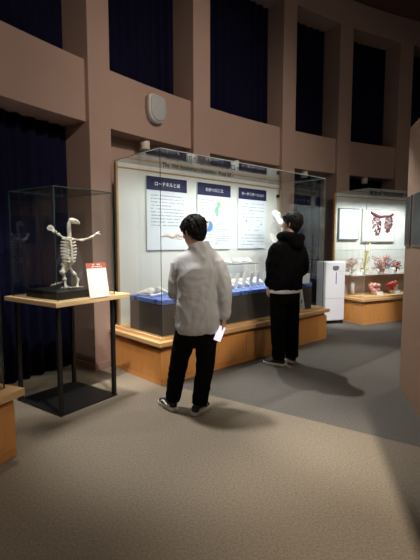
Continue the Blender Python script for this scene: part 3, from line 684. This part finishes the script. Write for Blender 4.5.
# ------------------------------------------------------------------ white floor appliance
AA = math.atan2(7.344 - 7.076, 2.34 - 1.956)
ap = thing('air_purifier', 'tall white floor-standing appliance between the two glass cases', 'appliance', frame((1.956, 7.076, 0), .30))
bm = bmesh.new(); box2(bm, (.005, 0, .055), (.385, .30, 1.07)); obj('body', bm, M_plast, ap, bevel=.018)
bm = bmesh.new(); box2(bm, (.004, -.002, .44), (.386, .02, .446)); obj('panel_seam', bm, M_lite, ap)
bm = bmesh.new(); tube(bm, [(.195 + .05 * math.cos(a), -.003, .965 + .028 * math.sin(a)) for a in [k * .5 for k in range(14)]], .012, n=5); bx(bm, (.195, -.003, .975), (.12, .006, .045)); obj('control_panel', bm, mat('ctrl_grey', (.16, .18, .22), .4), ap)
bm = bmesh.new(); bx(bm, (.205, -.002, .79), (.014, .004, .20)); obj('indicator_strip', bm, mat('indicator_blue', (.05, .08, .45), .4), ap)
bm = bmesh.new(); text_lines(bm, .27, .34, .90, .86, 2, -.001, .012, .95); obj('lettering', bm, M_lite, ap)
for x in (.04, .35):
    for y in (.04, .26):
        bm = bmesh.new(); cyl(bm, (0, -.012, 0), .028, .024, Matrix.Translation((x, y, .03)) @ Matrix.Rotation(math.pi / 2, 4, 'X') @ Matrix.Translation((0, 0, 0)), n=14); bx(bm, (x, y, .045), (.04, .04, .03)); obj('caster', bm, M_blk_m, ap)

# ------------------------------------------------------------------ wall speaker and spot lamps
def on_beam(deg, z, rad=RB): 
    p_ = ring_pt(rad, deg, z); return Matrix.Translation(p_) @ Matrix.Rotation(-R_(deg), 4, 'Z')
import_ang = -50.2
sp_ = thing('wall_speaker', 'white shield-shaped speaker mounted on the beam above the long case', 'speaker', on_beam(-50.6, 3.03))
def shield(s, y, n=26, inset=0):
    pts = []
    W, H = .145 - inset, .165 - inset
    for i in range(n):
        a = 2 * math.pi * i / n; x = math.cos(a); z = math.sin(a)
        if z > 0: xx = abs(x) ** .45 * (1 if x >= 0 else -1); zz = abs(z) ** .4
        else: xx = abs(x) ** .75 * (1 if x >= 0 else -1); zz = -abs(z) ** .9
        pts.append(Vector((xx * W * s, y, zz * H * s)))
    return pts
bm = bmesh.new(); rings(bm, [shield(1, 0), shield(1, -.07), shield(.96, -.085), shield(.90, -.088)]); obj('housing', bm, M_spk, sp_)
bm = bmesh.new(); rings(bm, [shield(.90, -.080), shield(.90, -.094), shield(.80, -.103), shield(.3, -.108)]); obj('grille', bm, M_spkg, sp_)
for k, (px_deg, lab) in enumerate([(-50.9, 'small white cylinder lamp under the beam below the wall speaker'), (-42.36, 'small white cylinder lamp under the beam behind the middle of the long case'), (-34.27, 'small white cylinder lamp under the beam above the hooded visitor'), (-26.51, 'small white cylinder lamp under the beam above the organ case')]):
    t = thing('spot_lamp', lab, 'lamp', on_beam(px_deg, 2.67, RB + .10), 'cylinder lamps under the beam')
    bm = bmesh.new(); cyl(bm, (0, 0, -.115), .062, .115, n=24); obj('housing', bm, M_lampw, t, bevel=.004)
    bm = bmesh.new(); cyl(bm, (0, 0, -.118), .045, .005, n=24); obj('lens', bm, mat('lamp_lens', (.3, .28, .25), .3), t)

# ------------------------------------------------------------------ partition screens
for x0, x1, z0, z1, lab in ((.02, .20, 1.375, 1.83, 'narrow grey-framed wall screen at the left edge of the brown partition'), (.285, .92, 1.375, 1.835, 'dark wall screen on the brown partition at the right edge of the photo')):
    t = thing('wall_screen', lab, 'screen', PM @ Matrix.Translation((x0, 0, z0)), None)
    bm = bmesh.new(); box2(bm, (.0, -.014, 0), (x1 - x0, 0.0, z1 - z0)); obj('frame', bm, mat('screen_frame', (.28, .27, .25), .5), t, bevel=.002)
    bm = bmesh.new(); box2(bm, (.02, -.017, .012), (x1 - x0 - .02, -.013, z1 - z0 - .012)); obj('display', bm, M_screen, t)

# ------------------------------------------------------------------ people
def remesh(bm, voxel, smooth_it=4, nz=None):
    """union closed lofts into one continuous skin"""
    bmesh.ops.recalc_face_normals(bm, faces=bm.faces)
    me = bpy.data.meshes.new('tmp'); bm.to_mesh(me); bm.free()
    o = bpy.data.objects.new('tmp', me); COL.objects.link(o)
    m = o.modifiers.new('r', 'REMESH'); m.mode = 'VOXEL'; m.voxel_size = voxel
    s = o.modifiers.new('s', 'SMOOTH'); s.factor = .5; s.iterations = smooth_it
    dg = bpy.context.evaluated_depsgraph_get(); me2 = bpy.data.meshes.new_from_object(o.evaluated_get(dg))
    bpy.data.objects.remove(o); bpy.data.meshes.remove(me)
    b2 = bmesh.new(); b2.from_mesh(me2); bpy.data.meshes.remove(me2)
    if nz:
        b2.normal_update()
        for v in b2.verts: v.co += v.normal * nz(v.co)
    for f in b2.faces: f.smooth = True
    return b2
def folds(amp, sc=(9, 9, 16), fine=.35, seed=0):
    def f(co):
        p_ = Vector((co.x * sc[0], co.y * sc[1], co.z * sc[2] + seed)); q = p_ + Vector((noise.noise(p_ * .5) * 2, noise.noise(p_ * .5 + Vector((5, 5, 5))) * 2, 0))
        a = 1 - abs(noise.noise(q)) * 2.2
        return amp * (a - .5) + amp * fine * noise.noise(p_ * 2.3)
    return f
def add_hand(bm, wrist, d_fore, n_palm, side, curl, scale=1.0):
    """d_fore: direction the hand points; n_palm: palm normal; side=+1 thumb on local +u"""
    d = Vector(d_fore).normalized(); n_ = Vector(n_palm); n_ = (n_ - d * n_.dot(d)).normalized(); u = d.cross(n_).normalized() * side; W0 = Vector(wrist); s = scale
    sec = []
    for t_, wd, th_ in ((-.02, .026, .019), (.0, .027, .018), (.03, .036, .016), (.07, .041, .014), (.092, .038, .011)):
        c = W0 + d * t_ * s; sec.append([c + (u * math.cos(2 * math.pi * k / 12) * wd + n_ * math.sin(2 * math.pi * k / 12) * th_) * s for k in range(12)])
    rings(bm, sec)
    for k, (off, ln) in enumerate(((.031, .072), (.0105, .080), (-.0105, .074), (-.031, .058))):
        p0 = W0 + (d * .082 + u * off) * s; pts = [p0 - d * .015 * s]; ang = 0; p_ = p0; rad = []
        pts.append(p_)
        for seg, fr in enumerate((.45, .30, .25)):
            ang += curl * (.8, 1.0, .8)[seg] * (1 + .08 * k); dd = d * math.cos(ang) + n_ * math.sin(ang) + u * off * 1.2
            p_ = p_ + dd.normalized() * ln * fr * s; pts.append(p_)
        tube(bm, pts, [.0088 * s, .0088 * s, .0082 * s, .0076 * s, .0066 * s], n=8, dome=True)
    b0 = W0 + (d * .02 + u * .024) * s
    tube(bm, [b0, b0 + (d * .025 + u * .022 + n_ * .008) * s, b0 + (d * .052 + u * .030 + n_ * .022) * s, b0 + (d * .072 + u * .026 + n_ * .034) * s], [.013 * s, .0115 * s, .0095 * s, .0075 * s], n=8, dome=True)
def add_head(bm, HM):
    """head frame: +y face forward, z up, origin at the centre of the skull"""
    ell(bm, (0, -.012, .03), (.076, .094, .088), HM, n=20, m=14)
    secs = []
    for z, rx, yf, yb in ((.05, .070, .088, -.07), (.02, .068, .090, -.05), (-.02, .064, .086, -.03), (-.06, .056, .082, -.005), (-.09, .043, .078, .01), (-.112, .026, .070, .03)):
        cy = (yf + yb) / 2; ry = (yf - yb) / 2; secs.append([HM @ p_ for p_ in hring((0, cy, z), rx, ry, 0, 20, 2.4)])
    rings(bm, secs)
    tube(bm, [(0, .086, .012), (0, .098, -.012), (0, .110, -.032), (0, .092, -.044)], [.008, .010, .013, .010], n=8, M=HM, dome=True)     # nose
    for sg in (-1, 1):
        ell(bm, (sg * .012, .094, -.036), (.008, .010, .007), HM, n=8, m=6)
        ell(bm, (sg * .034, .074, -.012), (.022, .016, .016), HM, n=10, m=7)            # cheek
        ell(bm, (sg * .030, .080, .022), (.022, .010, .007), HM, n=10, m=6)             # brow
        tube(bm, [(sg * .074, .0, .012), (sg * .086, -.012, .018), (sg * .088, -.018, .0), (sg * .084, -.012, -.022), (sg * .074, -.002, -.032)], [.006, .0075, .007, .007, .006], n=8, M=HM, dome=True)
        ell(bm, (sg * .076, -.006, -.008), (.007, .014, .024), HM, n=8, m=6)
    ell(bm, (0, .086, -.066), (.022, .009, .0045), HM, n=10, m=6); ell(bm, (0, .084, -.075), (.019, .009, .0052), HM, n=10, m=6)   # lips
    ell(bm, (0, .072, -.098), (.020, .014, .014), HM, n=10, m=6)
def eyes(parent, HM):
    for sg in (-1, 1):
        bm = bmesh.new(); ell(bm, (sg * .030, .079, .004), (.012, .0085, .0065), HM, n=12, m=8); obj('eye', bm, mat('eye_white', (.75, .73, .70), .3), parent, smooth=True)
        bm = bmesh.new(); ell(bm, (sg * .030, .0868, .004), (.005, .0022, .005), HM, n=10, m=6); obj('iris', bm, M_black, parent, smooth=True)
def hair_mesh(HM, seed, fringe=True, low=0.0, puff=1.0, messy=1.0):
    bm = bmesh.new(); rn = random.Random(seed)
    ell(bm, (0, -.022, .045), (.094 * puff, .110 * puff, .094 * puff), HM, n=22, m=14)
    ell(bm, (0, -.056, -.012 + low), (.080, .064, .074), HM, n=16, m=10)
    ell(bm, (0, -.066, -.055 + low), (.058, .034, .045), HM, n=16, m=10)
    for sg in (-1, 1): ell(bm, (sg * .070, -.014, .028), (.024, .060, .052), HM, n=10, m=8)
    for sg in (-1, 1): ell(bm, (sg * .076, -.050, .000), (.018, .030, .045), HM, n=10, m=8)
    if fringe: ell(bm, (0, .066, .070), (.072, .032, .040), HM, n=14, m=8)
    for k in range(170):      # locks
        a = rn.uniform(0, 6.28); e_ = rn.uniform(-.45, 1.35)
        dv = Vector((math.cos(a) * math.cos(e_), math.sin(a) * math.cos(e_), math.sin(e_)))
        if dv.y > .35 and dv.z < .25: continue
        p0 = Vector((dv.x * .090 * puff, dv.y * .106 * puff - .022, dv.z * .092 * puff + .042 + (low if dv.z < 0 else 0)))
        tg = Vector((dv.x * .3, dv.y * .3 - .1, -1)); tg = (tg - dv * tg.dot(dv)).normalized()
        sw = Vector((rn.uniform(-.5, .5), rn.uniform(-.5, .5), 0)) * messy
        tube(bm, [p0 - tg * .015, p0 + dv * .006 * messy + tg * .010, p0 + dv * .006 * messy + (tg + sw) * .030, p0 + dv * .009 * messy + (tg + sw * 1.5) * .045], [.009, .010, .007, .003], n=6, M=HM)
    return remesh(bm, .0042, 1, nz=folds(.002, (70, 70, 30), .5, seed))
def shoe(bm_up, bm_sole, heel, toe, z=0):
    h = Vector((heel[0], heel[1], z)); t_ = Vector((toe[0], toe[1], z)); d = (t_ - h).normalized(); L = (t_ - h).length; u = Vector((d.y, -d.x, 0))
    def sec(f, w_, z0, z1):
        c = h + d * L * f; return [c + u * (w_ * math.cos(a)) + Vector((0, 0, (z0 + z1) / 2 + (z1 - z0) / 2 * math.sin(a))) for a in [2 * math.pi * k / 14 for k in range(14)]]
    def solid(bm, prof, z0, z1):
        n = len(prof); lo = []; hi = []
        out = [(f, w_) for f, w_ in prof] + [(f, -w_) for f, w_ in prof[::-1]]
        r0 = [h + d * L * f + u * w_ + Vector((0, 0, z0)) for f, w_ in out]; r1 = [p_ + Vector((0, 0, z1 - z0)) for p_ in r0]
        rings(bm, [r0, r1])
    solid(bm_sole, [(0.0, .014), (.03, .030), (.15, .036), (.40, .036), (.62, .046), (.80, .047), (.93, .036), (1.0, .014)], 0.001, .032)
    rs_ = [sec(.035, .020, .025, .06), sec(.06, .030, .02, .085), sec(.18, .035, .02, .098), sec(.32, .036, .02, .100), sec(.45, .039, .02, .088), sec(.62, .043, .02, .070), sec(.80, .042, .02, .056), sec(.93, .030, .02, .045), sec(.975, .014, .025, .038)]
    rings(bm_up, rs_)
def trouser_leg(bm, hip, knee, ank, r0, r1, r2, n=18):
    P = spline([hip, ((Vector(hip) + Vector(knee)) / 2), knee, ((Vector(knee) + Vector(ank)) / 2), ank], 5)
    tube(bm, P, interp([r0, (r0 + r1) / 2 * 1.02, r1, (r1 + r2) / 2 * 1.02, r2], len(P)), n=n)

# ---- visitor 1: grey jacket, head bowed to the left, phone in right hand
O1 = Vector((-.16, 3.42, 0)); V = lambda x, y, z: Vector((x, y, z)) - O1
p1 = thing('person', 'person in grey jacket and black trousers looking down into the case, phone in right hand', 'person', Matrix.Translation(O1))
H1 = Matrix.Translation(V(-.137, 3.465, 1.490)) @ Matrix.Rotation(R_(42), 4, 'Z') @ Matrix.Rotation(R_(-20), 4, 'X') @ Matrix.Scale(1.0, 4)
yaw = R_(8)
bm = bmesh.new(); add_head(bm, H1)
tube(bm, [V(-.075, 3.41, 1.32), V(-.10, 3.43, 1.39), V(-.125, 3.45, 1.46)], [.060, .054, .055], n=16)
rings(bm, [hring(V(-.105, 3.42, z), rx, ry, yaw, 24) for z, rx, ry in ((.70, .15, .105), (.80, .15, .105), (.92, .135, .095), (1.05, .145, .10), (1.18, .155, .105), (1.27, .14, .09), (1.33, .08, .07))])
for sx, hip, knee, ank in ((-1, (-.19, 3.42, .74), (-.265, 3.45, .42), (-.32, 3.46, .07)), (1, (-.03, 3.42, .74), (-.035, 3.40, .42), (-.085, 3.36, .07))):
    tube(bm, [V(*hip), V(*knee), V(*ank)], [.08, .055, .038], n=14)
rs1 = V(.045, 3.40, 1.24); re1 = V(.122, 3.35, 1.00); rw1 = V(.118, 3.365, .79)
ls1 = V(-.255, 3.43, 1.24); le1 = V(-.285, 3.42, .99); lw1 = V(-.20, 3.62, 1.08)
tube(bm, [rs1, re1, rw1], [.05, .04, .027], n=12); tube(bm, [ls1, le1, lw1], [.05, .04, .027], n=12)
add_hand(bm, rw1, (-.12, .10, -1), (-1, .25, 0), 1, .45, .98)
add_hand(bm, lw1, (.5, .6, .5), (0, -.4, .8), -1, .5, .98)
obj('body', remesh(bm, .0045, 3), M_skin, p1)
eyes(p1, H1)
obj('hair', hair_mesh(H1, 3, messy=.45), M_hair, p1)
bm = bmesh.new()
rings(bm, [hring(V(*c), rx, ry, yaw, 34, 2.7, tx=tx) for c, rx, ry, tx in (((-.103, 3.41, .672), .168, .130, .02), ((-.103, 3.41, .70), .178, .142, .02), ((-.103, 3.41, .73), .186, .150, .0), ((-.105, 3.41, .80), .182, .150, 0), ((-.106, 3.41, .92), .172, .143, 0), ((-.104, 3.41, 1.04), .170, .140, 0), ((-.098, 3.41, 1.13), .182, .138, 0), ((-.093, 3.415, 1.20), .200, .128, 0), ((-.093, 3.42, 1.255), .196, .112, .02), ((-.091, 3.42, 1.295), .178, .100, .02), ((-.088, 3.425, 1.33), .140, .088, .04), ((-.085, 3.43, 1.355), .100, .080, .08))])
rings(bm, [hring(V(*c), r_, r_ * .95, yaw, 20, 2.2, tx=.12, ty=-.1) for c, r_ in (((-.083, 3.42, 1.32), .092), ((-.086, 3.425, 1.37), .091), ((-.095, 3.43, 1.405), .082))])
ell(bm, rs1 + Vector((-.01, 0, .005)), (.074, .074, .058), n=14, m=9); ell(bm, ls1 + Vector((.01, 0, .005)), (.070, .074, .058), n=14, m=9)
stube(bm, [rs1, (rs1 + re1) / 2 + Vector((.008, 0, .01)), re1, (re1 + rw1) / 2 + Vector((.002, 0, 0)), rw1 + Vector((.0, 0, .03))], [.074, .068, .060, .052, .046], n=16)
stube(bm, [rw1 + Vector((.002, -.002, .045)), rw1 + Vector((0, .004, .0))], [.042, .035], n=14)
stube(bm, [ls1, (ls1 + le1) / 2 + Vector((-.006, 0, .01)), le1, (le1 + lw1) / 2, lw1], [.072, .064, .058, .050, .040], n=16)
def jf(co, a=folds(.007, (8, 8, 5), .2, 2), b=folds(.0045, (13, 13, 12), .15, 4)):
    return a(co) + b(co) * (1.0 if co.z < 1.15 else .35)
obj('jacket', remesh(bm, .009, 4, nz=jf), M_jack, p1)
bm = bmesh.new(); 
rings(bm, [hring(V(-.108, 3.415, z), rx, ry, yaw, 28, 2.4) for z, rx, ry in ((.56, .155, .11), (.60, .172, .125), (.70, .176, .13), (.80, .165, .12))])
trouser_leg(bm, V(-.195, 3.42, .68), V(-.262, 3.44, .40), V(-.318, 3.455, .075), .096, .078, .062)
trouser_leg(bm, V(-.025, 3.41, .68), V(-.040, 3.385, .40), V(-.088, 3.365, .075), .096, .078, .064)
obj('trousers', remesh(bm, .010, 4, nz=folds(.005, (9, 9, 8), .3, 9)), M_trou, p1)
def shoes(parent, O, pairs, stripe=True):
    for heel, toe in pairs:
        bu = bmesh.new(); bs = bmesh.new(); hl = Vector(heel) - O.to_2d(); te = Vector(toe) - O.to_2d()
        shoe(bu, bs, hl, te); u_ = obj('shoe', remesh(bu, .006, 3), M_shoe, parent)
        obj('sole', bs, M_sole, u_, bevel=.004)
        d = (te - hl).normalized(); u2 = Vector((d.y, -d.x)); L = (te - hl).length
        if stripe:
            for sg in (-1, 1):
                bm = bmesh.new(); pts = []
                for f, wv, z in ((.14, .0385, .05), (.30, .0405, .045), (.46, .043, .062), (.58, .043, .06), (.66, .044, .045)):
                    c = hl + d * L * f + u2 * sg * wv; pts.append(Vector((c.x, c.y, z)))
                stube(bm, pts, [.006, .008, .009, .007, .004], n=6); obj('side_stripe', bm, M_sole, u_, smooth=True)
shoes(p1, O1, [((-.290, 3.395), (-.440, 3.610)), ((-.135, 3.295), (-.015, 3.520))])
ph = thing('smartphone', 'white smartphone held in the right hand of the person in the grey jacket', 'phone', Matrix.Translation(O1 + rw1 + Vector((-.040, -.025, -.115))) @ Matrix.Rotation(R_(-12), 4, 'Z') @ Matrix.Rotation(R_(20), 4, 'Y') @ Matrix.Rotation(R_(-12), 4, 'X') @ Matrix.Scale(.92, 4))
bm = bmesh.new(); box2(bm, (-.034, -.004, -.07), (.034, .004, .07)); obj('case', bm, M_card, ph, bevel=.003)
bm = bmesh.new(); box2(bm, (-.031, -.0052, -.065), (.031, -.004, .065)); obj('screen', bm, mat('phone_screen', (.8, .75, .85), .2, emit=(.9, .8, 1.0, 1.0)), ph)

# ---- visitor 2: black hoodie, turned left
O2 = Vector((.84, 4.74, 0)); V = lambda x, y, z: Vector((x, y, z)) - O2
p2 = thing('person', 'person in black hoodie with white shirt hem showing, facing the case from its right half', 'person', Matrix.Translation(O2))
yaw = R_(32)
H2 = Matrix.Translation(V(.912, 4.76, 1.612)) @ Matrix.Rotation(R_(58), 4, 'Z') @ Matrix.Rotation(R_(4), 4, 'X') @ Matrix.Scale(1.0, 4)
bm = bmesh.new(); add_head(bm, H2)
tube(bm, [V(.90, 4.73, 1.40), V(.905, 4.74, 1.47), V(.905, 4.75, 1.55)], [.062, .055, .056], n=16)
rings(bm, [hring(V(.86, 4.74, z), rx, ry, yaw, 24) for z, rx, ry in ((.85, .15, .105), (.95, .145, .10), (1.08, .135, .095), (1.2, .15, .10), (1.32, .16, .105), (1.39, .14, .09), (1.43, .08, .07))])
for hip, knee, ank in (((.79, 4.72, .86), (.785, 4.72, .45), (.78, 4.71, .07)), ((.93, 4.80, .86), (.94, 4.81, .45), (.945, 4.82, .07))):
    tube(bm, [V(*hip), V(*knee), V(*ank)], [.08, .055, .038], n=14)
ls2 = V(.745, 4.66, 1.345); le2 = V(.70, 4.70, 1.08); lw2 = V(.672, 4.76, .90)
rs2 = V(1.00, 4.80, 1.345); re2 = V(1.055, 4.80, 1.10); rw2 = V(.94, 4.98, 1.02)
tube(bm, [ls2, le2, lw2], [.05, .04, .027], n=12); tube(bm, [rs2, re2, rw2], [.05, .04, .027], n=12)
add_hand(bm, lw2, (-.05, .12, -1), (.9, .4, 0), -1, .5, 1.0)
add_hand(bm, rw2, (-.8, .5, .1), (-.3, -.6, -.6), 1, .5, 1.0)
obj('body', remesh(bm, .0045, 3), M_skin, p2)
eyes(p2, H2)
obj('hair', hair_mesh(H2, 8, True, -.008, 1.02, .15), M_hair, p2)
bm = bmesh.new()
rings(bm, [hring(V(*c), rx, ry, yaw, 34, 2.5, tx=.0) for c, rx, ry in (((.855, 4.735, .865), .185, .125), ((.855, 4.735, .895), .200, .145), ((.855, 4.735, .96), .205, .150), ((.86, 4.735, 1.08), .200, .148), ((.865, 4.735, 1.20), .198, .142), ((.868, 4.735, 1.29), .198, .132), ((.870, 4.735, 1.36), .182, .115), ((.88, 4.735, 1.41), .14, .10), ((.89, 4.74, 1.45), .10, .09), ((.89, 4.745, 1.48), .088, .085))])
# hood lying on the back
stube(bm, [V(.785, 4.76, 1.47), V(.83, 4.66, 1.475), V(.92, 4.62, 1.455), V(1.00, 4.68, 1.45), V(1.01, 4.78, 1.46)], [.040, .055, .062, .055, .036], n=14, dome=True)
ell(bm, V(.95, 4.645, 1.405), (.10, .075, .075), n=16, m=10, rot=Matrix.Rotation(yaw, 3, 'Z'))
ell(bm, V(.985, 4.635, 1.375), (.055, .05, .05), n=12, m=8)
ell(bm, ls2, (.075, .075, .065), n=14, m=9); ell(bm, rs2, (.075, .075, .065), n=14, m=9)
stube(bm, [ls2, (ls2 + le2) / 2 + Vector((-.012, 0, .0)), le2, (le2 + lw2) / 2, lw2 + Vector((0, 0, .035))], [.082, .088, .078, .066, .056], n=16)
stube(bm, [lw2 + Vector((0, 0, .05)), lw2 + Vector((0, 0, .005))], [.046, .038], n=14)
stube(bm, [rs2, (rs2 + re2) / 2 + Vector((.014, 0, .0)), re2, (re2 + rw2) / 2, rw2], [.082, .086, .074, .060, .042], n=16)
obj('hoodie', remesh(bm, .009, 4, nz=folds(.007, (8, 8, 6), .35, 21)), M_hood, p2)
bm = bmesh.new(); rings(bm, [hring(V(.855, 4.735, z), rx, ry, yaw, 34, 2.5) for z, rx, ry in ((.840, .186, .130), (.845, .190, .134), (.88, .188, .132), (.95, .18, .12))])
obj('shirt', bm, M_shirt, p2, smooth=True)
bm = bmesh.new()
rings(bm, [hring(V(.855, 4.745, z), rx, ry, yaw, 28, 2.4) for z, rx, ry in ((.70, .155, .115), (.74, .172, .128), (.84, .178, .128), (.92, .165, .12))])
trouser_leg(bm, V(.775, 4.72, .82), V(.775, 4.715, .44), V(.785, 4.70, .075), .100, .086, .072)
trouser_leg(bm, V(.935, 4.80, .82), V(.945, 4.80, .44), V(.955, 4.80, .075), .100, .086, .072)
obj('trousers', remesh(bm, .010, 4, nz=folds(.006, (8, 8, 8), .3, 33)), M_trou, p2)
shoes(p2, O2, [((.855, 4.66), (.625, 4.80)), ((.985, 4.77), (.895, 4.975))], stripe=False)
